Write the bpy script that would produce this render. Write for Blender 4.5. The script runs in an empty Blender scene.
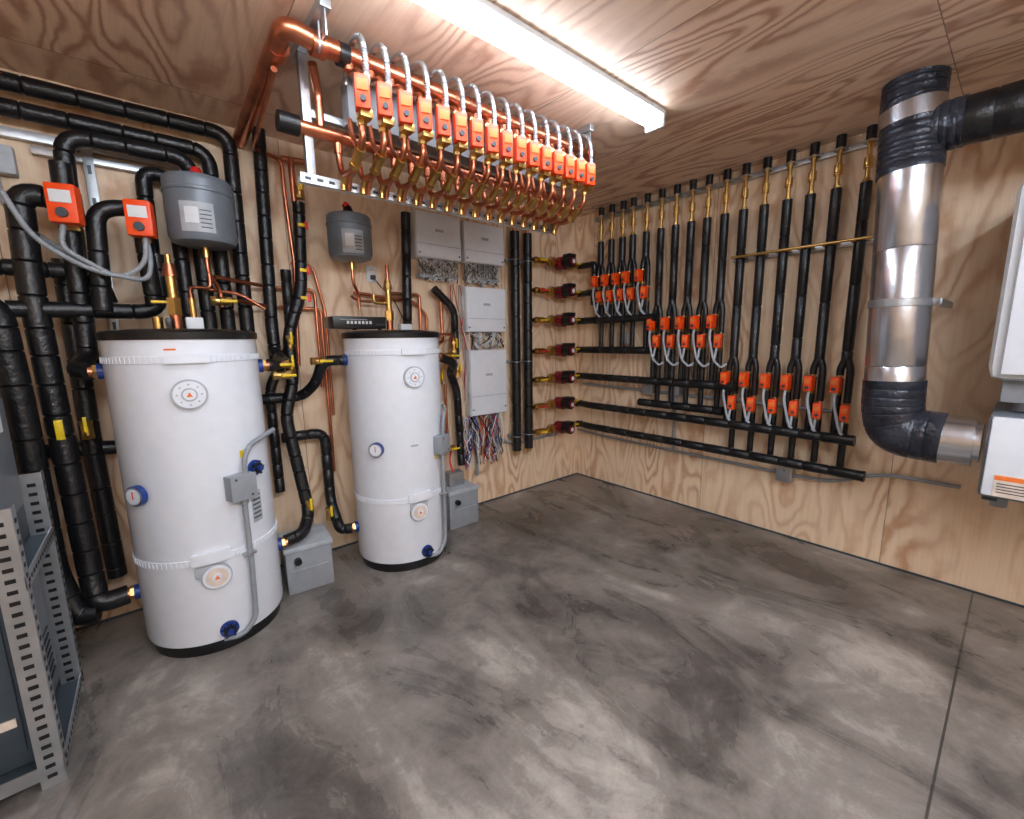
import bpy, bmesh, math, random
from mathutils import Vector, Matrix
random.seed(7)
sc=bpy.context.scene
V=Vector
# ------------------------------------------------------------------ materials
def newmat(name):
    m=bpy.data.materials.new(name); m.use_nodes=True
    nt=m.node_tree; return m,nt,nt.nodes["Principled BSDF"]
def s2l(c):
    return tuple(((x/12.92) if x<=.04045 else ((x+.055)/1.055)**2.4) for x in [v/255 for v in c])+(1,)
def simple(name,rgb,rough=.5,metal=0,bump=0,bscale=60,emit=0,var=.12):
    m,nt,b=newmat(name)
    c=s2l(rgb)
    tc=nt.nodes.new("ShaderNodeTexCoord")
    n=nt.nodes.new("ShaderNodeTexNoise"); n.inputs["Scale"].default_value=bscale*.3; n.inputs["Detail"].default_value=2
    nt.links.new(tc.outputs["Object"],n.inputs["Vector"])
    r=nt.nodes.new("ShaderNodeValToRGB")
    r.color_ramp.elements[0].position=.3; r.color_ramp.elements[1].position=.7
    r.color_ramp.elements[0].color=tuple(x*(1-var) for x in c[:3])+(1,)
    r.color_ramp.elements[1].color=tuple(min(1,x*(1+var)) for x in c[:3])+(1,)
    nt.links.new(n.outputs["Fac"],r.inputs["Fac"]); nt.links.new(r.outputs["Color"],b.inputs["Base Color"])
    b.inputs["Roughness"].default_value=rough; b.inputs["Metallic"].default_value=metal
    if bump:
        n2=nt.nodes.new("ShaderNodeTexNoise"); n2.inputs["Scale"].default_value=bscale; n2.inputs["Detail"].default_value=2
        nt.links.new(tc.outputs["Object"],n2.inputs["Vector"])
        bp=nt.nodes.new("ShaderNodeBump"); bp.inputs["Strength"].default_value=bump; bp.inputs["Distance"].default_value=.01
        nt.links.new(n2.outputs["Fac"],bp.inputs["Height"]); nt.links.new(bp.outputs["Normal"],b.inputs["Normal"])
    if emit:
        b.inputs["Emission Color"].default_value=c; b.inputs["Emission Strength"].default_value=emit
    return m
def math_n(nt,op,a,b=None,c=None):
    n=nt.nodes.new("ShaderNodeMath"); n.operation=op
    for i,v in enumerate((a,b,c)):
        if v is None: continue
        if isinstance(v,(int,float)): n.inputs[i].default_value=v
        else: nt.links.new(v,n.inputs[i])
    return n.outputs[0]
def plywood(name,across,along,light,mid,dark,sheet=1.22,off=0.,seam_al=2.44,al_off=0.,gk=60,strength=.8,vs=.28):
    m,nt,b=newmat(name)
    tc=nt.nodes.new("ShaderNodeTexCoord"); sx=nt.nodes.new("ShaderNodeSeparateXYZ")
    nt.links.new(tc.outputs["Object"],sx.inputs[0])
    u=sx.outputs[across]; v=sx.outputs[along]
    uu=math_n(nt,"DIVIDE",math_n(nt,"ADD",u,off+50*sheet),sheet)
    vv=math_n(nt,"DIVIDE",math_n(nt,"ADD",v,al_off+50*seam_al),seam_al)
    idx=math_n(nt,"ADD",math_n(nt,"MULTIPLY",math_n(nt,"FLOOR",uu),3.71),math_n(nt,"MULTIPLY",math_n(nt,"FLOOR",vv),7.13))
    def vec(a,bm):
        c=nt.nodes.new("ShaderNodeCombineXYZ")
        nt.links.new(math_n(nt,"MULTIPLY",u,a),c.inputs[0]); nt.links.new(math_n(nt,"MULTIPLY",v,bm),c.inputs[1]); nt.links.new(idx,c.inputs[2]); return c.outputs[0]
    def noise(vc,scale,det=2,rough=.5,dist=0):
        n=nt.nodes.new("ShaderNodeTexNoise"); n.inputs["Scale"].default_value=scale; n.inputs["Detail"].default_value=det
        n.inputs["Roughness"].default_value=rough; n.inputs["Distortion"].default_value=dist
        nt.links.new(vc,n.inputs["Vector"]); return n.outputs["Fac"]
    n1=noise(vec(1,vs),2.4,2,.45,.3)
    wob=noise(vec(1,.6),22,2)
    ph=math_n(nt,"ADD",math_n(nt,"MULTIPLY",n1,gk*2.2),math_n(nt,"MULTIPLY",wob,2.6))
    s=math_n(nt,"SINE",ph)
    s=math_n(nt,"POWER",math_n(nt,"MULTIPLY",math_n(nt,"ADD",s,1),.5),2.2)
    patch=noise(vec(1,.5),2.0,2)
    pr=nt.nodes.new("ShaderNodeMapRange"); pr.inputs[1].default_value=.38; pr.inputs[2].default_value=.6
    nt.links.new(patch,pr.inputs[0])
    streak=noise(vec(1,.025),90,2,.6)
    sr=nt.nodes.new("ShaderNodeMapRange"); sr.inputs[1].default_value=.35; sr.inputs[2].default_value=.75
    nt.links.new(streak,sr.inputs[0])
    f1=math_n(nt,"MULTIPLY",math_n(nt,"MULTIPLY",s,math_n(nt,"ADD",math_n(nt,"MULTIPLY",pr.outputs[0],.75),.25)),strength)
    mx=nt.nodes.new("ShaderNodeMix"); mx.data_type="RGBA"; mx.inputs[6].default_value=s2l(light); mx.inputs[7].default_value=s2l(mid)
    nt.links.new(math_n(nt,"MULTIPLY",sr.outputs[0],.7),mx.inputs[0])
    m2=nt.nodes.new("ShaderNodeMix"); m2.data_type="RGBA"; m2.inputs[7].default_value=s2l(dark)
    nt.links.new(mx.outputs[2],m2.inputs[6]); nt.links.new(f1,m2.inputs[0])
    fu=math_n(nt,"FRACT",uu); fv=math_n(nt,"FRACT",vv)
    a=math_n(nt,"LESS_THAN",math_n(nt,"MULTIPLY",fu,sheet),.004); c=math_n(nt,"LESS_THAN",math_n(nt,"MULTIPLY",fv,seam_al),.004)
    sm=math_n(nt,"MAXIMUM",a,c)
    m3=nt.nodes.new("ShaderNodeMix"); m3.data_type="RGBA"; m3.inputs[7].default_value=(.06,.035,.02,1)
    nt.links.new(m2.outputs[2],m3.inputs[6]); nt.links.new(math_n(nt,"MULTIPLY",sm,.7),m3.inputs[0])
    nt.links.new(m3.outputs[2],b.inputs["Base Color"]); b.inputs["Roughness"].default_value=.5
    return m
def concrete(name):
    m,nt,b=newmat(name)
    tc=nt.nodes.new("ShaderNodeTexCoord")
    def noise(scale,det,rough,dist,vec=None):
        n=nt.nodes.new("ShaderNodeTexNoise"); n.inputs["Scale"].default_value=scale; n.inputs["Detail"].default_value=det
        n.inputs["Roughness"].default_value=rough; n.inputs["Distortion"].default_value=dist
        nt.links.new(vec or tc.outputs["Object"],n.inputs["Vector"]); return n.outputs["Fac"]
    mp=nt.nodes.new("ShaderNodeMapping"); mp.inputs["Rotation"].default_value=(0,0,-.5); mp.inputs["Scale"].default_value=(1,.5,1); mp.inputs["Location"].default_value=(3.3,1.7,0)
    nt.links.new(tc.outputs["Object"],mp.inputs[0])
    a=noise(1.0,5,.55,.7); c=noise(2.2,9,.62,1.4,mp.outputs[0]); d=noise(70,4,.7,0); e=noise(7,7,.65,1.2)
    s=math_n(nt,"ADD",math_n(nt,"MULTIPLY",a,.42),math_n(nt,"MULTIPLY",c,.36))
    s=math_n(nt,"ADD",s,math_n(nt,"MULTIPLY",e,.15)); s=math_n(nt,"ADD",s,math_n(nt,"MULTIPLY",d,.07))
    r=nt.nodes.new("ShaderNodeValToRGB"); el=r.color_ramp.elements
    el[0].position=.40; el[0].color=s2l((76,70,66)); el[1].position=.62; el[1].color=s2l((178,170,161))
    x=el.new(.455); x.color=s2l((98,92,87)); x=el.new(.50); x.color=s2l((124,116,109)); x=el.new(.54); x.color=s2l((136,128,121)); x=el.new(.56); x.color=s2l((152,144,136))
    nt.links.new(s,r.inputs[0])
    vo=nt.nodes.new("ShaderNodeTexVoronoi"); vo.inputs["Scale"].default_value=5.5; nt.links.new(tc.outputs["Object"],vo.inputs["Vector"])
    spot=math_n(nt,"MULTIPLY",math_n(nt,"LESS_THAN",vo.outputs["Distance"],.055),.35)
    ms=nt.nodes.new("ShaderNodeMix"); ms.data_type="RGBA"; ms.inputs[7].default_value=s2l((80,74,70))
    nt.links.new(r.outputs[0],ms.inputs[6]); nt.links.new(spot,ms.inputs[0])
    sx=nt.nodes.new("ShaderNodeSeparateXYZ"); nt.links.new(tc.outputs["Object"],sx.inputs[0])
    j=math_n(nt,"LESS_THAN",math_n(nt,"ABSOLUTE",math_n(nt,"ADD",sx.outputs[1],3.065)),.004)
    mx=nt.nodes.new("ShaderNodeMix"); mx.data_type="RGBA"; mx.inputs[7].default_value=(.03,.027,.024,1)
    nt.links.new(ms.outputs[2],mx.inputs[6]); nt.links.new(math_n(nt,"MULTIPLY",j,.8),mx.inputs[0])
    nt.links.new(mx.outputs[2],b.inputs["Base Color"])
    rr=nt.nodes.new("ShaderNodeMapRange"); rr.inputs[1].default_value=.35; rr.inputs[2].default_value=.65; rr.inputs[3].default_value=.22; rr.inputs[4].default_value=.46; nt.links.new(c,rr.inputs[0])
    nt.links.new(rr.outputs[0],b.inputs["Roughness"])
    bp=nt.nodes.new("ShaderNodeBump"); bp.inputs["Strength"].default_value=.25; bp.inputs["Distance"].default_value=.01
    nt.links.new(s,bp.inputs["Height"]); nt.links.new(bp.outputs[0],b.inputs["Normal"])
    return m
M={}
M["blk"]=simple("black_foam_insulation",(20,20,23),.36,0,.35,45,var=.3)
M["blkp"]=simple("black_plastic",(20,20,22),.35)
M["cop"]=simple("copper",(206,132,100),.3,1,.05,30,var=.3)
M["brs"]=simple("brass",(210,172,104),.3,1,.05,30)
M["stl"]=simple("galvanized_steel",(182,186,190),.38,.85,.06,40)
M["alu"]=simple("aluminium_duct",(208,212,220),.27,1,.25,9,var=.08)
M["tape"]=simple("duct_tape_wrap",(52,55,65),.32,.3,.9,28,var=.5)
M["wht"]=simple("white_enamel",(230,234,242),.22,var=.02)
M["wbx"]=simple("white_box_paint",(220,223,226),.4,var=.03)
M["gry"]=simple("grey_plastic",(146,151,157),.45,var=.06)
M["gtank"]=simple("grey_tank_paint",(116,124,133),.38,.1,var=.05)
M["dgry"]=simple("dark_grey_paint",(62,72,80),.45,.1,var=.1)
M["org"]=simple("orange_plastic",(246,78,18),.38,var=.05)
M["red"]=simple("red_cast",(120,16,24),.35,var=.2)
M["redc"]=simple("red_cap",(215,40,36),.4)
M["blu"]=simple("blue_plastic",(24,56,130),.35)
M["yel"]=simple("yellow_handle",(236,200,20),.4)
M["lbl"]=simple("label_grey",(172,177,184),.5)
M["bage"]=simple("label_beige",(222,206,192),.5)
M["lbor"]=simple("label_orange",(235,120,50),.5)
M["wire_r"]=simple("wire_red",(190,30,30),.5)
M["wire_w"]=simple("wire_white",(225,225,225),.5)
M["emit"]=simple("lamp_diffuser",(230,242,255),.4,emit=24,var=0)
M["emit_fill"]=simple("added_fill_diffuser",(224,239,255),.4,emit=62,var=0)  # stronger glow for the added fill battens behind the camera
M["wood"]=plywood("plywood_back",0,2,(240,214,184),(228,197,162),(192,142,104),off=.35,seam_al=9,al_off=3,gk=48)
M["woodr"]=plywood("plywood_right",1,2,(241,216,186),(229,199,164),(194,142,102),off=.2,seam_al=9,al_off=3,gk=48)
M["woodc"]=plywood("plywood_ceiling",0,1,(244,216,190),(230,196,168),(180,126,98),off=.55,seam_al=2.44,al_off=.3,gk=46,vs=.22)
M["conc"]=concrete("stained_concrete")
# ------------------------------------------------------------------ builder
class B:
    def __init__(s): s.v=[];s.f=[];s.m=[];s.mats=[];s.M=Matrix.Identity(4)
    def mi(s,k):
        if k not in s.mats: s.mats.append(k)
        return s.mats.index(k)
    def add(s,vs,fs,k):
        o=len(s.v); s.v+= [tuple(s.M@V(p)) for p in vs]; i=s.mi(k)
        for f in fs: s.f.append([o+x for x in f]); s.m.append(i)
    def tube(s,pts,r,k,fil=.06,seg=12,groove=0,gd=.86,r2=None,caps=True):
        pts=[V(p) for p in pts]; P=[pts[0]]
        for i in range(1,len(pts)-1):
            a,b,c=pts[i-1],pts[i],pts[i+1]
            l=min(fil,(a-b).length*.48,(c-b).length*.48)
            if l<1e-4: P.append(b); continue
            p0=b+(a-b).normalized()*l; p1=b+(c-b).normalized()*l
            n=6
            for t in range(n+1):
                t/=n; P.append(p0*(1-t)**2+b*2*t*(1-t)+p1*t*t)
        P.append(pts[-1])
        S=[0]
        for i in range(1,len(P)): S.append(S[-1]+(P[i]-P[i-1]).length)
        Q=[(S[i],1.) for i in range(len(P))]
        if groove:
            g=groove*random.uniform(.5,1)
            while g<S[-1]-.02:
                Q+= [(g-.006,1.),(g,gd),(g+.006,1.)]; g+=groove*random.uniform(.75,1.25)
        Q.sort()
        T=[]
        for sv,rf in Q:
            if T and sv-T[-1][0]<.0012: continue
            T.append((sv,rf))
        def at(sv):
            for i in range(1,len(S)):
                if sv<=S[i]+1e-9:
                    d=S[i]-S[i-1]; t=0 if d<1e-9 else (sv-S[i-1])/d
                    return P[i-1].lerp(P[i],max(0,min(1,t)))
            return P[-1]
        R=[at(q[0]) for q in T]; n=len(R)
        if n<2: return
        tan=[(R[min(i+1,n-1)]-R[max(i-1,0)]).normalized() for i in range(n)]
        up=V((0,0,1)) if abs(tan[0].z)<.9 else V((1,0,0))
        nx=tan[0].cross(up).normalized(); vs=[];fs=[]
        for i in range(n):
            nx=(nx-tan[i]*nx.dot(tan[i])).normalized(); ny=tan[i].cross(nx)
            rr=r if r2 is None else r+(r2-r)*i/(n-1)
            rr*=T[i][1]
            for j in range(seg):
                a=2*math.pi*j/seg; vs.append(R[i]+nx*rr*math.cos(a)+ny*rr*math.sin(a))
        for i in range(n-1):
            for j in range(seg):
                fs.append([i*seg+j,i*seg+(j+1)%seg,(i+1)*seg+(j+1)%seg,(i+1)*seg+j])
        if caps: fs.append(list(range(seg))[::-1]); fs.append([(n-1)*seg+j for j in range(seg)])
        s.add(vs,fs,k)
    def cyl(s,a,b,r,k,r2=None,seg=16): s.tube([a,b],r,k,seg=seg,r2=r2)
    def box(s,c,sz,k,bev=.004):
        bm=bmesh.new(); bmesh.ops.create_cube(bm,size=1)
        for v in bm.verts: v.co=V((v.co.x*sz[0],v.co.y*sz[1],v.co.z*sz[2]))
        if bev: bmesh.ops.bevel(bm,geom=bm.edges[:],offset=min(bev,min(sz)*.45),segments=2,affect="EDGES",profile=.6)
        bm.verts.index_update()
        s.add([v.co+V(c) for v in bm.verts],[[v.index for v in f.verts] for f in bm.faces],k); bm.free()
    def lathe(s,prof,c,k,seg=40):
        vs=[];fs=[];n=len(prof);c=V(c)
        for r,z in prof:
            for j in range(seg):
                a=2*math.pi*j/seg; vs.append(c+V((r*math.cos(a),r*math.sin(a),z)))
        for i in range(n-1):
            for j in range(seg): fs.append([i*seg+j,i*seg+(j+1)%seg,(i+1)*seg+(j+1)%seg,(i+1)*seg+j])
        s.add(vs,fs,k)
    def cpatch(s,r,a0,a1,z0,z1,k,th=.003,n=10):
        vs=[];fs=[]
        for i in range(n+1):
            a=math.radians(a0+(a1-a0)*i/n)
            for rr,z in ((r,z0),(r+th,z0),(r+th,z1),(r,z1)): vs.append((rr*math.cos(a),rr*math.sin(a),z))
        for i in range(n):
            for j in range(4): fs.append([i*4+j,(i+1)*4+j,(i+1)*4+(j+1)%4,i*4+(j+1)%4])
        fs.append([3,2,1,0]); fs.append([n*4,n*4+1,n*4+2,n*4+3]); s.add(vs,fs,k)
    def make(s,name,parent=None):
        me=bpy.data.meshes.new(name); me.from_pydata(s.v,[],s.f)
        for k in s.mats: me.materials.append(M[k])
        me.polygons.foreach_set("material_index",s.m); me.polygons.foreach_set("use_smooth",[True]*len(s.f))
        bm=bmesh.new(); bm.from_mesh(me); bmesh.ops.recalc_face_normals(bm,faces=bm.faces); bm.to_mesh(me); bm.free()
        me.set_sharp_from_angle(angle=math.radians(38))
        o=bpy.data.objects.new(name,me); sc.collection.objects.link(o)
        if parent: o.parent=parent
        return o
def frame(o,x,z=V((0,0,1))):
    x=V(x).normalized(); z=V(z); z=(z-x*z.dot(x)).normalized(); y=z.cross(x)
    m=Matrix((x,y,z)).transposed().to_4x4(); m.translation=V(o); return m
H=2.733
# ------------------------------------------------------------------ room
def slab(name,c,sz,k):
    b=B(); b.box(c,sz,k,0); return b.make(name)
X0,Y0=-5.6,-5.2
slab("floor",((X0)/2,Y0/2,-.05),(-X0+.4,-Y0+.4,.1),"conc")
slab("ceiling",(X0/2,Y0/2,H+.05),(-X0+.4,-Y0+.4,.1),"woodc")
slab("wall_back",(X0/2,.05,H/2),(-X0+.2,.1,H),"wood")
slab("wall_right",(.05,Y0/2,H/2),(.1,-Y0,H),"woodr")
slab("wall_left",(X0-.05,Y0/2,H/2),(.1,-Y0,H),"woodr")
slab("wall_front",(X0/2,Y0-.05,H/2),(-X0+.2,.1,H),"wood")
b=B(); b.box((-.004,Y0/2,.006),(.008,-Y0,.012),"dgry",0); b.make("trim_right")
b=B(); b.box((X0/2,-.004,.006),(-X0,.008,.012),"dgry",0); b.make("trim_back")
# ------------------------------------------------------------------ lights
def fixture(x0,x1,y,em="emit"):
    b=B(); L=x1-x0; cx=(x0+x1)/2
    b.box((cx,y,H-.012),(L,.12,.024),"wbx",.004)
    vs=[];n=8
    for x in (x0+.02,x1-.02):
        for i in range(n+1):
            a=math.pi*i/n; vs.append((x,y+.052*math.cos(a),H-.024-.055*math.sin(a)))
    fs=[[i,i+1,n+2+i,n+1+i] for i in range(n)]+[list(range(n+1)),[n+1+i for i in range(n+1)][::-1]]
    b.add(vs,fs,em)
    for x in (x0+.01,x1-.01): b.box((x,y,H-.045),(.022,.115,.08),"wbx",.008)
    return b.make("ceiling_light_or_fill")  # name shared by the in-view batten and the added fill battens
fixture(-3.68,-1.22,-1.62)
fixture(-3.9,-1.4,-3.75,"emit_fill")  # unseen fill lamp, added behind the camera to brighten the room
fixture(-5.0,-2.6,-4.75,"emit_fill")  # second added fill lamp, out of view, evens out the lighting
# ------------------------------------------------------------------ tanks
def tank(cx,cy,boxang,badge,therm,valves,ports,variant):
    b=B(); r=.306
    b.lathe([(.02,0),(.285,0),(.292,.05),(.292,.075),(.02,.075)],(0,0,0),"blkp",64)
    b.lathe([(.28,.06),(.302,.065),(r,.08),(r,1.525),(.28,1.53)],(0,0,0),"wht",72)
    b.lathe([(.28,1.52),(.312,1.522),(.314,1.553),(.298,1.562),(.2,1.572),(.001,1.575)],(0,0,0),"blkp",72)
    for z in (1.435,.49):
        b.lathe([(r,z-.017),(r+.004,z-.015),(r+.004,z+.015),(r,z+.017)],(0,0,0),"wht",72)
        for i in range(46):
            a=math.radians(-180+i*4)
            b.M=frame((math.cos(a)*(r+.004),math.sin(a)*(r+.004),z),(math.cos(a),math.sin(a),0))
            b.box((0,0,0),(.004,.004,.026),"wht",0)
        b.M=Matrix.Identity(4)
    def rad(a,z,d=0):
        a=math.radians(a); return frame((math.cos(a)*(r+d),math.sin(a)*(r+d),z),(math.cos(a),math.sin(a),0))
    b.M=Matrix.Identity(4)
    b.cpatch(r+.002,badge-13,badge+16,1.418,1.455,"wht",.016)
    b.cpatch(r+.002,badge-14,badge+14,.478,.53,"wht",.016)
    b.M=rad(badge,1.28); b.cyl((-.004,0,0),(.01,0,0),.068,"lbl",seg=36); b.cyl((0,0,0),(.014,0,0),.06,"wht",seg=36); b.cyl((0,0,0),(.018,0,0),.03,"lbl",seg=24); b.cyl((0,0,0),(.0185,0,0),.024,"wht",seg=24)
    vs=[(.0195,-.012,-.01),(.0195,.012,-.01),(.0195,0,.012)]; b.add(vs,[[0,1,2]],"lbor")
    for i in range(8):
        a=math.pi*i/4; b.cyl((.012,.045*math.cos(a),.045*math.sin(a)),(.016,.045*math.cos(a),.045*math.sin(a)),.004,"lbl",seg=8)
    b.M=rad(badge+(2 if variant==0 else -2),.405); b.cyl((-.004,0,0),(.014,0,0),.062,"lbl",seg=32); b.cyl((-.004,0,0),(.017,0,0),.057,"wht",seg=32); b.cyl((0,0,0),(.02,0,0),.044,"bage",seg=32); b.cyl((0,0,0),(.024,0,0),.02,"wht",seg=20)
    b.add([(.0255,-.012,-.01),(.0255,.012,-.01),(.0255,0,.012)],[[0,1,2]],"lbor")
    b.M=rad(badge-2,.44); b.box((.004,0,0),(.012,.12,.05),"lbl",.003)
    b.M=rad(therm,.84); b.cyl((-.01,0,0),(.022,0,0),.026,"blu",seg=20); b.cyl((.012,0,0),(.036,0,0),.046,"blu",seg=28); b.cyl((.03,0,0),(.0395,0,0),.042,"stl",seg=28); b.cyl((.03,0,0),(.040,0,0),.036,"wht",seg=28); b.box((.041,0,.006),(.003,.004,.034),"redc",0)
    for a,z in valves:
        b.M=rad(a,z); b.cyl((-.01,0,0),(.012,0,0),.04,"blu",seg=24); b.cyl((.01,0,0),(.03,0,0),.028,"blkp",seg=20); b.cyl((.02,0,0),(.046,0,0),.014,"blu",seg=16)
        for i in range(6):
            q=math.pi*i/3; b.cyl((.02,0,0),(.024,.038*math.cos(q),.038*math.sin(q)),.006,"blu",seg=8)
    for a,z in ports:
        b.M=rad(a,z); b.cyl((-.01,0,0),(.02,0,0),.036,"blu",seg=20); b.cyl((0,0,0),(.05,0,0),.028,"cop",seg=20); b.cyl((.02,0,0),(.035,0,0),.034,"brs",seg=6)
    b.M=Matrix.Identity(4)
    b.M=rad(boxang,.82,.0); b.box((.03,0,0),(.06,.115,.12),"gry",.004); b.box((.062,0,0),(.004,.12,.125),"gry",.001)
    b.cyl((.063,-.035,.045),(.067,-.035,.045),.006,"dgry",seg=8); b.cyl((.063,.035,-.045),(.067,.035,-.045),.006,"dgry",seg=8)
    b.tube([(.03,.01,-.05),(.03,.01,-.4),(.03,.0,-.70),(.005,-.06,-.765),(-.02,-.13,-.745)],.0125,"gry",.05)
    b.tube([(.03,.03,.05),(.03,.03,.12),(.02,.07,.19),(-.02,.17,.21),(-.08,.26,.22)],.0125,"gry",.07,10,.014,.85)
    b.cyl((.03,.01,-.055),(.03,.01,-.09),.018,"stl")
    for z in (-.35,): b.box((.022,.01,z),(.045,.05,.012),"stl",.002)
    b.M=Matrix.Identity(4)
    if variant==0:
        b.cpatch(r,-56,-45,.60,.76,"lbl",.002)
        for i in range(6): b.cpatch(r+.002,-55,-46,.62+i*.023,.628+i*.023,"dgry",.001)
        b.cpatch(r,-62,-58.5,.95,.985,"yel",.002); b.cpatch(r,-54,-50,.80,.83,"yel",.002)
        b.cpatch(r,-107,-99,1.475,1.483,"lbor",.0012)
    else:
        b.cpatch(r,-100,-91,.84,.852,"lbl",.0012); b.cpatch(r,-66,-62,.72,.75,"yel",.002)
    if variant==0:
        b.cyl((-.02,-.02,1.56),(-.02,-.02,1.66),.022,"cop"); b.cyl((-.02,-.02,1.64),(-.02,-.02,1.72),.03,"brs",seg=6); b.cyl((-.02,-.02,1.72),(-.02,-.02,1.82),.02,"brs")
        b.cyl((-.02,-.02,1.82),(-.02,-.02,1.88),.032,"cop",.02); b.cyl((-.02,-.02,1.88),(-.02,-.02,1.92),.012,"brs")
        b.box((.05,-.03,1.60),(.07,.06,.06),"wbx",.006); b.cyl((.05,-.03,1.56),(.05,-.03,1.72),.014,"brs")
        b.tube([(.05,-.03,1.7),(.05,.0,1.78),(.14,.03,1.78),(.14,.03,1.85)],.009,"cop",.03)
        b.cyl((-.09,-.02,1.56),(-.09,-.02,1.63),.02,"brs"); b.box((-.06,-.02,1.70),(.09,.014,.012),"yel",.002)
        b.box((-.05,-.03,1.60),(.02,.1,.05),"blkp",.004)
    else:
        b.cyl((.0,.02,1.56),(.0,.02,1.66),.022,"cop"); b.cyl((.0,.02,1.64),(.0,.02,1.70),.03,"brs",seg=6)
        b.cyl((.0,.02,1.7),(.0,.02,1.84),.02,"brs"); b.cyl((.0,.02,1.84),(.0,.02,1.9),.032,"brs",.018)
        b.tube([(.0,.02,1.75),(-.10,.02,1.75),(-.10,.02,1.8)],.012,"brs",.03)
        b.box((.09,-.02,1.59),(.08,.05,.05),"wbx",.006)
    o=b.make("hot_water_tank"); o.location=(cx,cy,0); return o
tank(-3.401,-.419,-68,-94,-140,[(-49,.88),(-88,.115)],[(178,1.385),(178,.3),(-4,1.38),(-4,.35)],0)
tank(-2.288,-.366,-58,-92,-138,[(-86,.115)],[(176,1.39),(172,.27),(-4,1.39)],1)
# ------------------------------------------------------------------ expansion tanks
def exptank(x,y,z0,r,h,cap):
    b=B(); p=[(.001,0),(r*.7,.004),(r*.92,.016),(r,.045)]
    p2=[(r,h-.03),(r*.985,h-.012),(r*.93,h-.003),(r*.5,h),(.001,h+.002)]
    b.lathe(p+[(r,h*.78-.010),(r+.005,h*.78-.006),(r+.005,h*.78+.006),(r,h*.78+.010)]+p2,(x,y,z0),"gtank",48)
    b.M=Matrix.Translation((x,y,z0+h*.36)); b.cpatch(r,-130,-75,-.07,.07,"lbl",.0015); b.cpatch(r+.001,-122,-100,-.03,.045,"wbx",.0015)
    for i in range(5): b.cpatch(r+.0015,-98,-80,-.05+i*.02,-.045+i*.02,"dgry",.001)
    b.M=Matrix.Identity(4)
    b.cyl((x,y,z0+h-.01),(x,y,z0+h+.03),.03,"blkp"); b.cyl((x,y,z0+h+.02),(x,y,z0+h+.06),.036,"blkp" if cap else "redc",.02)
    if cap: b.cyl((x-.02,y,z0+h+.05),(x-.005,y,z0+h+.075),.018,"redc")
    if abs(y)-r>0: b.box((x,(y+r-.01)/2,z0+h*.5),(.05,abs(y)-r,.2),"stl",.003)
    b.cyl((x,y,z0-.05),(x,y,z0+.01),.016,"brs")
    b.tube([(x,y,z0-.04),(x+.0,y,z0-.14),(x+.05,y+.05,z0-.2),(x+.05,y+.05,z0-.30)],.0105,"cop",.04)
    return b.make("expansion_tank")
exptank(-3.25,-.26,2.0,.15,.33,False)
exptank(-2.46,-.2,2.02,.135,.28,True)
# ------------------------------------------------------------------ insulated pipework
def ipipe(pts,r=.037,fil=.09,groove=.16):
    b=B(); b.tube(pts,r,"blk",fil,16,groove); return b.make("insulated_pipe")
ipipe([(-5.4,-.09,2.63),(-3.06,-.09,2.655),(-3.075,-.075,1.2)],.038)
ipipe([(-5.4,-.09,2.535),(-3.165,-.09,2.54),(-3.165,-.075,1.3)],.037)
ipipe([(-3.77,-.16,1.35),(-3.73,-.16,2.45),(-3.26,-.16,2.46),(-3.255,-.085,2.2),(-3.255,-.075,1.3)],.037)
ipipe([(-3.475,-.1,1.72),(-3.46,-.1,2.37),(-3.345,-.085,2.37),(-3.345,-.07,1.3)],.035)
ipipe([(-2.905,-.08,H-.005),(-2.94,-.08,1.6),(-2.94,-.1,1.38)],.036)
ipipe([(-2.94,-.1,1.45),(-2.94,-.3,1.385),(-3.03,-.42,1.38),(-3.05,-.42,1.38)],.034,.06)
ipipe([(-2.72,-.08,2.36),(-2.75,-.08,1.83),(-2.86,-.12,1.55),(-2.86,-.14,1.27),(-2.93,-.16,1.05),(-2.87,-.26,.42),(-2.95,-.40,.355),(-3.05,-.42,.35)],.036,.08,.12)
ipipe([(-3.1,-.12,1.16),(-2.94,-.12,1.16),(-2.82,-.14,1.16),(-2.76,-.26,1.25),(-2.74,-.36,1.39),(-2.62,-.36,1.39)],.032,.07,.1)
ipipe([(-2.83,-.07,1.95),(-2.835,-.07,1.5),(-2.99,-.08,1.22),(-2.99,-.09,.55)],.030,.08,.12)
ipipe([(-2.95,-.1,.9),(-2.69,-.1,.9),(-2.70,-.14,.42),(-2.70,-.3,.27),(-2.63,-.33,.27)],.034,.08,.1)
ipipe([(-3.74,-.28,2.13),(-3.885,-.28,2.15),(-3.90,-.28,1.74),(-3.89,-.3,1.17),(-3.87,-.36,.45),(-3.86,-.41,.29),(-3.75,-.41,.3)],.046,.1,.12)
ipipe([(-5.0,-.34,1.69),(-4.0,-.34,1.69),(-3.99,-.34,1.3),(-3.985,-.36,.45),(-3.93,-.40,.26),(-3.86,-.41,.26)],.050,.1,.12)
ipipe([(-5.0,-.22,1.84),(-3.69,-.22,1.84),(-3.66,-.22,1.7)],.036)
ipipe([(-3.98,-.3,1.66),(-3.47,-.22,1.665),(-3.46,-.22,1.95)],.036)
ipipe([(-3.68,-.3,1.66),(-3.655,-.28,2.12),(-3.50,-.28,2.15),(-3.49,-.25,1.7)],.036)
ipipe([(-3.745,-.25,2.3),(-3.76,-.25,1.45),(-3.80,-.36,1.39),(-3.75,-.42,1.387)],.038,.08)
ipipe([(-3.80,-.14,1.9),(-3.81,-.14,1.0),(-3.80,-.14,.3)],.04)
ipipe([(-5.0,-.12,1.0),(-3.92,-.12,1.0),(-3.72,-.12,.98)],.036)
ipipe([(-2.0,-.09,2.42),(-2.02,-.09,1.9),(-2.05,-.12,1.5)],.034)
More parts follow.
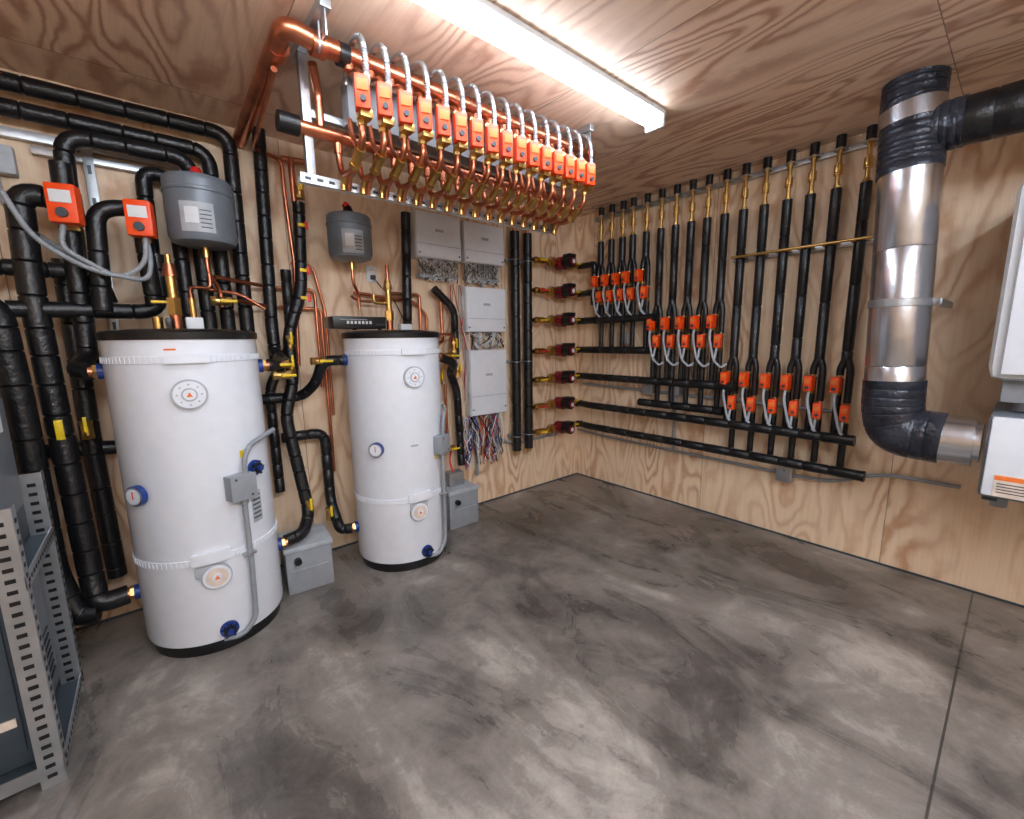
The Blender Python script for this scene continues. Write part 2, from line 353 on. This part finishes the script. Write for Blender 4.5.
ipipe([(-1.93,-.36,1.385),(-1.78,-.34,1.33),(-1.7,-.12,1.25),(-1.62,-.1,1.1),(-1.6,-.1,.45)],.032,.1,.12)
ipipe([(-1.80,-.1,1.9),(-1.74,-.1,1.85),(-1.62,-.1,1.75),(-1.62,-.1,1.35)],.03,.08,.12)
def actuator(b,o,out,w=.062,h=.115,d=.07,up=(0,0,1)):
    b.M=frame(o,out,up)
    b.box((d*.5,0,0),(d,w,h),"org",.01); b.box((-.005,0,-.002),(.03,w*.9,h*.85),"blkp",.004)
    b.box((d+.002,0,h*.16),(.005,w*.7,h*.32),"wbx" if w>.08 else "lbor",.001); b.cyl((d,0,-h*.25),(d+.012,0,-h*.25),w*.2,"dgry",seg=12)
    b.M=Matrix.Identity(4)
def bigvalve(x,y,z,cpts):
    b=B(); actuator(b,(x,y-.05,z),(-.25,-1,0),.10,.16,.07)
    b.cyl((x,y,z-.09),(x,y,z-.03),.03,"brs",seg=8); b.box((x,y-.02,z-.06),(.05,.09,.03),"stl",.003)
    b.tube(cpts,.0115,"gry",.08,10,.014,.85); return b.make("zone_valve_actuator")
bigvalve(-3.735,-.28,2.10,[(-3.92,-.36,2.12),(-3.86,-.36,1.95),(-3.70,-.38,1.83),(-3.50,-.36,1.80),(-3.48,-.36,1.90),(-3.49,-.34,2.02)])
bigvalve(-3.49,-.28,2.08,[(-3.49,-.36,2.0),(-3.50,-.37,1.88),(-3.60,-.36,1.80),(-3.78,-.36,1.92),(-3.76,-.35,2.02)])
b=B()
b.box((-3.9,-.023,2.455),(1.2,.04,.04),"stl",.002); b.box((-3.66,-.028,1.98),(.04,.04,.95),"stl",.002); b.box((-3.6,-.023,2.40),(.5,.04,.035),"stl",.002)
for z in (1.6,1.75,1.9,2.05,2.2,2.35): b.box((-3.66,-.050,z),(.014,.004,.04),"dgry",0)
b.make("strut_channel")
b=B(); b.box((-3.97,-.033,2.33),(.13,.06,.12),"lbl",.004); b.tube([(-3.97,-.05,2.28),(-3.96,-.1,2.1),(-3.85,-.2,1.98),(-3.7,-.34,1.86)],.012,"gry",.1,10,.014,.85); b.make("junction_box")
def ballvalve(b,p,ax,k="yel",r=.026):
    p=V(p);ax=V(ax); b.cyl(p-ax*.04,p+ax*.04,r*.85,"brs"); b.cyl(p-ax*.045,p-ax*.025,r,"brs",seg=6); b.cyl(p+ax*.025,p+ax*.045,r,"brs",seg=6)
    b.cyl(p,p+V((0,-.04,0)),.009,"brs"); b.box(p+V((0,-.045,0))+ax*.03,(.014+abs(ax.x)*.06,.008,.014+abs(ax.z)*.06),k,.002)
b=B()
b.tube([(-3.02,-1.0,2.60),(-2.95,-.12,2.60),(-2.79,-.05,2.60),(-2.79,-.05,2.42),(-2.77,-.05,2.0),(-2.80,-.05,1.35)],.012,"cop",.04)
b.tube([(-2.74,-.06,2.62),(-2.74,-.06,2.36)],.018,"cop"); b.tube([(-2.62,-.05,2.62),(-2.79,-.05,2.61)],.018,"cop",.03)
b.tube([(-2.79,-.035,2.0),(-2.66,-.035,2.0),(-2.60,-.035,1.7),(-2.60,-.035,1.0)],.009,"cop",.05)
b.tube([(-2.46,-.16,1.8),(-2.40,-.1,1.78),(-2.28,-.1,1.78),(-2.19,-.2,1.8)],.01,"cop",.04)
b.tube([(-3.30,-.2,1.8),(-3.1,-.16,1.78),(-2.98,-.16,1.7)],.01,"cop",.04)
b.tube([(-3.22,-.22,1.86),(-2.9,-.04,1.84),(-2.66,-.04,1.84),(-2.66,-.04,1.2)],.011,"cop",.04)
b.tube([(-3.2,-.3,1.74),(-2.9,-.04,1.72),(-2.63,-.04,1.72),(-2.63,-.04,.6)],.011,"cop",.04)
b.tube([(-2.15,-.05,2.05),(-2.15,-.05,1.6)],.012,"cop"); b.tube([(-2.15,-.05,1.85),(-1.9,-.05,1.85),(-1.9,-.05,1.5),(-1.78,-.05,1.5),(-1.78,-.05,1.1)],.012,"cop",.03)
b.tube([(-2.4,-.04,1.84),(-1.95,-.04,1.80),(-1.84,-.04,1.7),(-1.84,-.04,1.3)],.012,"cop",.04)
b.tube([(-1.93,-.3,1.46),(-1.75,-.12,1.50),(-1.72,-.06,1.9)],.015,"cop",.05)
b.tube([(-1.95,-.35,1.52),(-1.8,-.2,1.55),(-1.66,-.14,1.55),(-1.66,-.14,1.3)],.013,"cop",.04)
b.tube([(-1.70,-.05,1.15),(-1.70,-.05,.6),(-1.78,-.05,.55)],.012,"cop",.03)
for p,ax in [((-2.86,-.14,1.50),(0,0,1)),((-2.87,-.16,1.36),(0,0,1)),((-2.98,-.38,1.38),(1,0,0)),((-2.76,-.36,1.39),(1,0,0)),((-1.83,-.33,1.39),(1,0,0)),((-1.70,-.1,1.32),(0,0,1)),((-2.73,-.2,.36),(0,0,1)),((-2.87,-.28,.47),(0,0,1)),((-1.62,-.12,1.25),(0,0,1)),((-1.72,-.12,.62),(1,0,0)),((-2.72,-.12,2.42),(0,0,1)),((-3.22,-.36,1.72),(1,0,0)),((-3.81,-.22,1.1),(0,0,1)),((-1.66,-.14,1.45),(0,0,1)),((-1.78,-.1,1.2),(0,0,1)),((-2.98,-.40,1.32),(1,0,0))]:
    ballvalve(b,p,ax)
for x,y,z in [(-2.73,-.09,2.22),(-2.74,-.09,1.95),(-2.75,-.09,1.78)]:
    b.box((x,y-.035,z),(.04,.012,.02),"yel",.003); b.box((x+.03,y-.04,z),(.02,.01,.045),"redc",.003)
b.box((-3.885,-.352,1.13),(.028,.012,.09),"yel",.002)
b.make("copper_supply_piping")
# ------------------------------------------------------------------ boxes on back wall
def cbox(x0,x1,z0,z1,d=.09):
    b=B(); cx=(x0+x1)/2; cz=(z0+z1)/2; w=x1-x0; h=z1-z0
    b.box((cx,-d/2-.002,cz),(w,d-.002,h),"wbx",.008); b.box((cx,-d-.004,cz),(w-.01,.014,h-.01),"wht",.006)
    b.box((cx,-d-.012,z0+h*.3),(w*.96,.003,.004),"lbl",0); b.box((x0+w*.5,-d-.0125,z0+h*.62),(.07,.003,.02),"lbl",0)
    for sx in (-1,1): b.cyl((cx+sx*w*.44,-d-.01,z0+h*.1),(cx+sx*w*.44,-d-.015,z0+h*.1),.007,"dgry",seg=10)
    return b.make("control_panel_box")
cbox(-1.93,-1.53,2.125,2.46); cbox(-1.50,-1.09,2.13,2.45); cbox(-1.50,-1.08,1.57,1.94); cbox(-1.48,-1.08,.85,1.42)
def wires(x0,x1,z0,z1,n,cols,y=-.06,duct=False,r=.0035):
    b=B()
    if duct:
        for i in range(int((x1-x0)/.028)):
            b.box((x0+i*.028,-.075,(z0+z1)/2),(.008,.012,(z1-z0)*.7),"gry",.002)
        b.box(((x0+x1)/2,-.045,z0+.035),(x1-x0,.07,.02),"gry",.002)
    for i in range(n):
        x=random.uniform(x0,x1); pts=[(x,y+random.uniform(-.02,.02),z1)]
        for j in range(5):
            x+=random.uniform(-.07,.07); x=max(x0,min(x1,x)); pts.append((x,y+random.uniform(-.03,.03),z1+(z0-z1)*(j+1)/5*random.uniform(.85,1.05)))
        b.tube(pts,r,random.choice(cols),.06,6)
    return b.make("control_wiring_bundle")
wires(-1.90,-1.56,1.96,2.122,54,["wire_w","wire_w","wire_w","gry","blkp"],duct=True); wires(-1.47,-1.13,1.97,2.127,54,["wire_w","wire_w","wire_w","gry","blkp"],duct=True)
wires(-1.45,-1.10,1.43,1.568,22,["wire_w","gry","wire_w","blkp"],r=.0045); wires(-1.54,-1.12,.40,.848,42,["wire_r","blkp","wire_w","wire_w","blkp","gry","blu"],r=.0042)
wires(-1.62,-1.40,1.0,1.95,12,["wire_w","blkp","wire_r","gry"],-.05)
b=B()
for x,z0,z1 in ((-1.30,1.94,2.13),(-1.22,1.42,1.57),(-1.36,1.42,1.57),(-1.40,.30,.85),(-1.16,.50,.85)): b.cyl((x,-.05,z0),(x,-.05,z1),.013,"gry")
b.tube([(-1.30,-.03,.70),(-1.0,-.03,.52),(-.35,-.03,.52)],.012,"gry",.1)
b.make("conduit_drop")
b=B(); b.box((-2.25,-.006,1.98),(.075,.012,.115),"wbx",.003)
for z in (1.955,2.005):
    b.box((-2.25,-.013,z),(.035,.004,.032),"wht",.004)
    for s in (-.007,.007): b.box((-2.25+s,-.0155,z+.003),(.003,.002,.009),"blkp",0)
b.box((-2.25,-.03,1.955),(.03,.03,.03),"blkp",.004); b.tube([(-2.25,-.045,1.95),(-2.2,-.06,1.88),(-2.1,-.04,1.8),(-2.0,-.03,1.6)],.004,"blkp",.05,8)
b.make("power_outlet")
b=B(); b.box((-2.49,-.28,1.622),(.34,.16,.075),"blkp",.005); b.box((-2.53,-.361,1.64),(.17,.003,.003),"lbl",0)
for i in range(7): b.box((-2.57+i*.024,-.3625,1.622),(.014,.003,.018),"wbx",0)
for i in range(5): b.box((-2.385+i*.014,-.361,1.61),(.010,.003,.010),"dgry",0)
for sx in (-.05,.12): b.cyl((-2.46+sx,-.3,1.576),(-2.46+sx,-.3,1.586),.012,"blkp")
b.make("network_switch")
rows=[2.22,1.95,1.68,1.39,1.12,.86,.61]
def vhead(x):
    b=B(); b.tube([(x,-.09,2.44),(x,-.09,.46)],.042,"blk",.05,18,.2); b.cyl((x,-.09,.43),(x,-.09,.46),.028,"brs"); b.cyl((x,-.09,2.44),(x,-.09,2.52),.02,"cop")
    for z in (2.2,1.3,.6): b.box((x,-.03,z),(.12,.035,.03),"stl",.002); b.tube([(x-.045,-.04,z),(x-.045,-.135,z),(x+.045,-.135,z),(x+.045,-.04,z)],.004,"stl",.04,8)
    return b.make("insulated_header_pipe")
vhead(-.96); vhead(-.81)
for n_,z in enumerate(rows):
    b=B(); y=-.12; x=-.40
    b.cyl((-.765,y,z),(-.57,y,z),.02,"brs"); b.cyl((-.74,y,z),(-.64,y,z),.03,"brs"); b.cyl((-.69,y,z),(-.69,y-.05,z),.01,"brs"); b.box((-.68,y-.055,z),(.09,.01,.016),"redc" if n_%2 else "yel",.002)
    for fx in (-.535,-.265):
        b.cyl((fx-.014,y,z),(fx+.014,y,z),.05,"brs",seg=20)
        for q in (-1,1): b.cyl((fx-.025,y,z+q*.036),(fx+.025,y,z+q*.036),.008,"stl",seg=6)
    b.cyl((-.53,y,z),(-.27,y,z),.032,"red",seg=16)
    b.tube([(x,y+.04,z),(x,y-.05,z)],.062,"red",seg=20); b.tube([(x,y-.05,z),(x,y-.15,z)],.05,"blkp",seg=20); b.cyl((x,y-.15,z),(x,y-.165,z),.036,"red",seg=20); b.cyl((x,y-.163,z),(x,y-.168,z),.02,"wbx",seg=16)
    b.box((x+.01,y-.10,z+.055),(.09,.09,.035),"blkp",.004)
    b.cyl((-.26,y,z),(-.16,y,z),.02,"brs"); b.cyl((-.235,y,z),(-.18,y,z),.032,"brs",seg=8); b.box((-.20,y-.05,z+.01),(.06,.01,.014),"yel",.002)
    b.make("circulator_pump")
# ------------------------------------------------------------------ right-wall radiant manifolds
ys=[-.34,-.465,-.59,-.70,-.84,-.98,-1.115,-1.25,-1.38,-1.515,-1.65,-1.79,-1.935,-2.07,-2.21,-2.36]
def group(yl,z1,z2,za,zb,hend1,hend2,xh,st1,st2):
    b=B()
    for z,ye,st in ((z1,hend1,st1),(z2,hend2,st2)):
        if st: b.tube([(-.155,-.12,z),(-.11,-.13,z),(-xh,-.28,z),(-xh,ye,z)],.034,"blk",.05,14,.17)
        else: b.tube([(-xh,yl[0]+.12,z),(-xh,ye,z)],.034,"blk",.05,14,.17)
        b.cyl((-xh,ye,z),(-xh,ye-.015,z),.036,"blkp")
        y=-.3
        while y>ye:
            if st or y<yl[0]: b.box((-.043,y,z-.02),(.08,.03,.03),"stl",.002)
            y-=.62
    for i,y in enumerate(yl):
        x=-.075
        b.cyl((x,y,H-.001),(x,y,2.665),.027,"blk"); b.cyl((x,y,2.665),(x,y,2.40),.014,"brs")
        b.cyl((x,y,2.66),(x,y,2.63),.021,"brs",seg=8); b.cyl((x,y,2.56),(x,y,2.50),.024,"brs",seg=10); b.cyl((x,y,2.44),(x,y,2.41),.021,"brs",seg=8)
        b.box((x-.03,y,2.54),(.014,.012,.06),"brs",.002)
        b.tube([(x,y,2.42),(x,y,za+.16)],.031,"blk",.04,12,.35)
        for sgn,zz,zh in ((1,za,z1),(-1,zb,z2)):
            yy=y+sgn*.027; xx=x
            b.tube([(x,y,za+.19),(xx,yy,za+.1),(xx,yy,zz+.06)],.022,"blk",.03,10)
            b.cyl((xx,yy,zz+.07),(xx,yy,zz-.07),.016,"brs",seg=10); b.cyl((xx,yy,zz-.05),(xx,yy,zz-.075),.024,"brs",seg=6)
            b.tube([(xx,yy,zz-.07),(xx,yy,zh+.02)],.022,"blk",.03,10)
            actuator(b,(xx-.02,yy,zz),(-1,.12*sgn,0),.052,.105,.065)
            b.tube([(xx-.06,yy,zz-.045),(xx-.08,yy,zz-.12),(xx-.09,y-.02,za-.30),(xx-.06,y-.07,za-.36),(xx-.02,y-.09,za-.33)],.0095,"lbl",.06,8,.012,.85)
    return b.make("zone_valve_manifold")
group(ys[:5],1.68,1.39,2.05,1.90,-.97,-.97,.13,1,1)
group(ys[5:10],1.12,.92,1.62,1.47,-1.68,-1.60,.13,1,0)
group(ys[10:],.83,.61,1.18,1.0,-2.45,-2.52,.15,1,1)
b=B()
for z in (2.22,1.95): b.tube([(-.155,-.12,z),(-.11,-.13,z),(-.12,-.26,z),(-.12,-.30,z-.0),(-.12,-.30,z-.12)],.03,"blk",.05,14,.17)
b.make("insulated_elbow")
b=B()
b.box((-.023,-1.35,2.655),(.035,2.25,.035),"stl",.002)
b.tube([(-.12,-1.6,2.085),(-.12,-2.47,2.085)],.010,"brs"); b.box((-.024,-2.03,2.08),(.04,.9,.04),"stl",.002)
for y in ys[10:]: b.tube([(-.03,y+.04,2.08),(-.115,y+.04,2.08),(-.115,y-.04,2.08),(-.03,y-.04,2.08)],.006,"brs",.03,8)
for y in ys: b.tube([(-.03,y+.032,2.65),(-.105,y+.03,2.65),(-.105,y-.03,2.65),(-.03,y-.032,2.65)],.004,"stl",.03,8)
b.make("pipe_support_strut")
b=B()
b.tube([(-.025,-.03,.52),(-.025,-.4,.50),(-.025,-2.0,.49)],.012,"gry",.05); b.tube([(-.03,-2.1,.49),(-.03,-2.35,.50),(-.03,-2.6,.62),(-.03,-2.95,.62)],.012,"gry",.1)
b.tube([(-.025,-.1,1.03),(-.025,-2.3,.99)],.012,"gry"); b.tube([(-.025,-1.16,1.05),(-.025,-1.16,.5)],.012,"gry")
for y,z in ((-2.06,.49),(-1.16,1.05),(-.9,1.04),(-.62,1.5)):
    b.box((-.034,y,z),(.06,.10,.10),"stl",.003); b.box((-.066,y,z),(.004,.105,.105),"stl",.001); b.cyl((-.067,y,z+.035),(-.071,y,z+.035),.006,"dgry",seg=8)
b.make("electrical_conduit")
# ------------------------------------------------------------------ ceiling-hung copper manifold
root=bpy.data.objects.new("copper_zone_manifold",None); sc.collection.objects.link(root)
b=B()
hy,hz=-1.2,2.635
b.tube([(-3.0,-.03,2.66),(-3.02,-1.2,2.66),(-2.9,-1.2,2.64),(-1.30,hy,hz)],.036,"cop",.09,20)
b.cyl((-2.93,hy,hz),(-2.88,hy,hz),.043,"cop"); b.cyl((-1.34,hy,hz),(-1.28,hy,hz),.042,"cop")
b.cyl((-3.01,-1.0,2.66),(-3.01,-1.06,2.66),.042,"cop"); b.cyl((-2.83,hy,hz),(-2.79,hy,hz),.042,"blkp")
b.tube([(-3.0,-1.02,2.40),(-1.36,-1.02,2.40)],.028,"cop",seg=18); b.cyl((-3.03,-1.02,2.40),(-2.95,-1.02,2.40),.04,"blkp")
b.tube([(-2.86,-1.02,2.42),(-2.86,-1.02,2.56),(-2.9,-1.1,2.62)],.018,"cop",.04)
b.make("copper_headers",root)
b=B()
b.box((-2.10,-1.06,2.53),(1.32,.09,.17),"gry",.004); b.box((-2.10,-1.107,2.53),(1.33,.004,.175),"gry",.001)
b.box((-2.2,-1.0,2.195),(1.52,.045,.022),"wbx",.002); b.box((-2.2,-1.022,2.2),(1.52,.004,.04),"stl",.001)
for i in range(30): b.box((-2.93+i*.05,-1.0245,2.2),(.025,.002,.012),"dgry",0)
for x in (-2.91,-1.42):
    b.box((x,-1.0,2.46),(.035,.035,.54),"stl",.002)
    b.box((x,-1.12,2.713),(.04,.42,.035),"stl",.002)
    b.box((x,-1.3,2.66),(.006,.04,.1),"stl",.001)
    b.tube([(x,-1.24,2.70),(x,-1.24,2.6),(x,-1.16,2.6),(x,-1.16,2.70)],.005,"stl",.03,8)
b.box((-2.15,-1.0,2.47),(1.5,.03,.03),"stl",.002)
b.make("support_frame",root)
n=16
for i in range(n):
    x=-2.79+i*(1.34/(n-1)); b=B(); ay=-1.31
    b.tube([(x,hy,hz-.01),(x,hy,hz-.065),(x,ay+.01,hz-.09),(x,ay+.01,2.50)],.012,"cop",.03,10)
    b.cyl((x,hy,hz),(x,hy,hz-.05),.021,"cop",seg=12)
    b.cyl((x,ay+.01,2.525),(x,ay+.01,2.485),.019,"brs",seg=6); b.cyl((x,ay+.01,2.49),(x,ay+.01,2.37),.015,"brs",seg=12)
    b.cyl((x,ay+.01,2.375),(x,ay+.01,2.345),.019,"brs",seg=6)
    actuator(b,(x,ay-.005,2.44),(-.35,-1,0),.057,.12,.06)
    b.box((x,ay-.02,2.375),(.05,.05,.03),"brs",.004)
    b.tube([(x,ay+.01,2.35),(x,ay+.01,2.30),(x,-1.17,2.215),(x,-1.05,2.235),(x,-1.02,2.30),(x,-1.02,2.39)],.0135,"cop",.05,10)
    b.cyl((x,-1.02,2.37),(x,-1.02,2.33),.019,"cop",seg=12)
    p0=V((x,-1.27,2.275)); p1=V((x,-1.19,2.228)); b.cyl(p0,p1,.02,"brs",seg=8); b.cyl(p0,p0+(p1-p0)*.2,.024,"brs",seg=6); b.cyl(p1,p1-(p1-p0)*.2,.024,"brs",seg=6)
    b.box((x+.012,-1.24,2.285),(.012,.07,.008),"brs",.002)
    b.tube([(x,-1.08,2.23),(x,-1.05,2.20),(x,-1.05,2.17)],.013,"brs",.02,10)
    b.tube([(x+.03,-1.10,2.45),(x+.03,-1.12,2.36),(x+.03,-1.2,2.30),(x+.03,-1.14,2.25),(x+.03,-1.05,2.23),(x+.03,-1.03,2.18)],.0115,"cop",.04,10); b.cyl((x+.03,-1.03,2.26),(x+.03,-1.03,2.20),.017,"brs",seg=8)
    b.tube([(x+.012,ay-.03,2.49),(x+.012,ay-.03,2.59),(x+.014,-1.31,2.665),(x+.016,-1.25,2.69),(x+.018,-1.17,2.69),(x+.02,-1.12,2.64),(x+.02,-1.105,2.58)],.0125,"stl",.06,10,.011,.82)
    b.cyl((x+.012,ay-.03,2.485),(x+.012,ay-.03,2.515),.015,"stl")
    b.make("zone_valve",root)
# ------------------------------------------------------------------ exhaust duct
b=B(); dx=-.5
b.tube([(dx,-2.60,H-.003),(dx,-2.60,2.60)],.127,"tape",seg=32,groove=.035,gd=.96); b.tube([(dx,-2.60,2.61),(dx,-2.61,2.52)],.129,"alu",seg=32)
b.tube([(dx,-2.61,2.53),(dx,-2.62,2.30)],.131,"tape",seg=32,groove=.03,gd=.965)
b.tube([(dx,-2.62,2.35),(dx,-2.665,1.22)],.125,"alu",seg=48,groove=.55,gd=.975)
b.tube([(dx,-2.665,1.26),(dx,-2.67,1.10),(dx,-2.70,.985),(dx,-2.88,.975)],.131,"tape",.16,32,groove=.05,gd=.975)
b.tube([(dx,-2.87,.975),(dx,-2.99,.975)],.122,"alu",seg=32); b.tube([(dx,-2.955,.975),(dx,-3.015,.975)],.10,"alu",seg=32)
b.tube([(dx,-2.62,2.48),(dx,-2.78,2.48),(dx,-4.6,2.44)],.105,"blk",.05,28,groove=.09,gd=.96)
b.tube([(dx,-2.66,2.48),(dx,-2.80,2.48)],.111,"tape",.05,28,groove=.03,gd=.96)
b.lathe([(.127,-.02),(.131,-.018),(.131,.018),(.127,.02)],(dx,-2.648,1.66),"stl",32)
b.box((dx+.23,-2.79,1.66),(.48,.035,.03),"stl",.002); b.cyl((dx,-2.79,1.66),(dx,-2.80,1.66),.02,"stl",seg=6)
b.make("exhaust_duct")
b=B()
b.box((-.37,-3.28,.95),(.64,.5,.38),"gtank",.02); b.box((-.70,-3.28,.955),(.03,.48,.36),"wht",.012)
b.box((-.717,-3.14,.83),(.003,.13,.10),"bage",0); b.box((-.718,-3.14,.865),(.003,.13,.02),"lbor",0)
for i in range(4): b.box((-.719,-3.14,.80+i*.013),(.002,.11,.004),"dgry",0)
for i in range(6): b.box((-.717,-3.32,1.0+i*.016),(.004,.16,.006),"dgry",0)
b.cyl((-.5,-3.1,.76),(-.5,-3.1,.68),.03,"gry"); b.cyl((-.3,-3.25,.76),(-.3,-3.25,.6),.02,"cop"); b.box((-.6,-3.07,.745),(.05,.05,.03),"dgry",.004)
b.make("heat_recovery_ventilator")
b=B()
b.box((-.36,-3.30,1.72),(.66,.6,.86),"wbx",.06); b.box((-.70,-3.31,1.72),(.03,.54,.80),"wht",.012)
b.box((-.36,-3.30,1.24),(.5,.5,.1),"gry",.01); b.cyl((-.2,-3.3,2.12),(-.2,-3.3,H-.002),.06,"wht")
b.cyl((-.5,-3.12,1.30),(-.5,-3.12,1.145),.03,"gry")
b.make("boiler")
# ------------------------------------------------------------------ floor boxes
def fbox(x0,x1,y0,y1,h,ang=0):
    b=B(); cx=(x0+x1)/2;cy=(y0+y1)/2; b.M=Matrix.Translation((cx,cy,0))@Matrix.Rotation(ang,4,"Z")
    w=x1-x0;d=y1-y0
    b.box((0,0,h*.46),(w,d,h*.92),"gry",.012); b.box((0,0,h*.94),(w+.015,d+.015,h*.1),"lbl",.008)
    b.cyl((-w*.25,-d*.5,h*.7),(-w*.25,-d*.5-.03,h*.7),.02,"blkp"); b.box((0,-d/2-.001,h*.5),(w*.8,.003,.006),"lbl",0)
    return b.make("condensate_neutralizer_box")
fbox(-3.05,-2.79,-.44,-.16,.30,-.10); fbox(-1.86,-1.58,-.31,-.06,.32)
b=B(); b.box((-1.72,-.16,.375),(.14,.1,.11),"stl",.004); b.tube([(-1.72,-.16,.42),(-1.72,-.1,.5),(-1.66,-.05,.62)],.008,"redc",.05,8); b.make("condensate_pump")
# ------------------------------------------------------------------ slotted shelf with equipment on left
def post(b,x,y,h,s):
    b.box((x-s*.03,y,h/2),(.06,.004,h),"stl",0); b.box((x,y+.025,h/2),(.004,.05,h),"stl",0)
    z=.04
    while z<h-.02:
        b.box((x-s*.03,y-.0028,z),(.024,.002,.014),"blkp",0); b.box((x+.0028,y+.024,z),(.002,.018,.014),"blkp",0); z+=.038
shelf=bpy.data.objects.new("slotted_angle_shelf_rack",None); sc.collection.objects.link(shelf)
b=B(); sx0,sx1,sy0,sy1=-4.75,-3.93,-1.10,-.55
for x,s in ((sx1,1),(sx0+.04,-1)):
    for y in (sy0,sy1-.045): post(b,x,y,1.0,s)
for z in (.06,.74):
    b.box(((sx0+sx1)/2,(sy0+sy1)/2,z),(sx1-sx0,sy1-sy0,.012),"dgry",0)
    b.box((sx1,(sy0+sy1)/2,z),(.005,sy1-sy0,.05),"stl",0); b.box(((sx0+sx1)/2,sy0,z),(sx1-sx0,.005,.05),"stl",0)
    for i in range(14): b.box((sx1+.003,sy0+.04+i*.038,z),(.002,.018,.012),"blkp",0)
b.make("frame",shelf)
b=B()
b.box((-4.37,-.82,.40),(.76,.46,.64),"dgry",.012); b.box((-4.37,-1.055,.42),(.72,.012,.56),"dgry",.004); b.box((-4.15,-1.065,.62),(.2,.006,.05),"lbor",0); b.box((-4.08,-1.065,.26),(.12,.006,.03),"bage",0)
b.box((-3.987,-.82,.4),(.006,.4,.55),"gtank",.003)
for i in range(7): b.box((-3.982,-.82,.2+i*.03),(.004,.3,.008),"blkp",0)
b.make("lower_heat_pump",shelf)
b=B()
b.box((-4.37,-.82,1.05),(.76,.46,.60),"dgry",.012); b.box((-4.37,-1.055,1.05),(.72,.012,.54),"gtank",.004); b.box((-4.12,-1.065,1.2),(.16,.006,.1),"wbx",0)
b.box((-3.987,-.82,1.1),(.006,.4,.42),"gtank",.003); b.box((-3.982,-.78,1.24),(.004,.12,.09),"wbx",0)
b.make("upper_heat_pump",shelf)
b=B(); b.tube([(-4.1,-.7,1.35),(-4.1,-.6,1.5),(-4.2,-.4,1.6),(-4.6,-.3,1.6)],.04,"blk",.1,14,.12); b.tube([(-4.25,-.85,1.35),(-4.22,-.7,1.46),(-4.35,-.45,1.5)],.012,"wbx",.08,10); b.make("supply_hoses",shelf)
# ------------------------------------------------------------------ camera
yaw,pitch,roll=math.radians(40.02),math.radians(9.25),math.radians(-.8)
f=V((math.sin(yaw)*math.cos(pitch),math.cos(yaw)*math.cos(pitch),-math.sin(pitch))); r=V((math.cos(yaw),-math.sin(yaw),0)); u=r.cross(f)
r2=r*math.cos(roll)+u*math.sin(roll); u2=-r*math.sin(roll)+u*math.cos(roll)
m=Matrix((r2,u2,-f)).transposed().to_4x4(); m.translation=V((-3.541,-3.095,1.5))
cam=bpy.data.cameras.new("camera"); cam.sensor_width=36; cam.lens=427.5/1024*36; cam.clip_start=.02
o=bpy.data.objects.new("camera",cam); sc.collection.objects.link(o); o.matrix_world=m; sc.camera=o
w=bpy.data.worlds.new("world"); sc.world=w; w.use_nodes=True; w.node_tree.nodes["Background"].inputs[0].default_value=(0,0,0,1); w.node_tree.nodes["Background"].inputs[1].default_value=0
sc.view_settings.view_transform="Standard"; sc.view_settings.look="None"; sc.view_settings.exposure=0.05
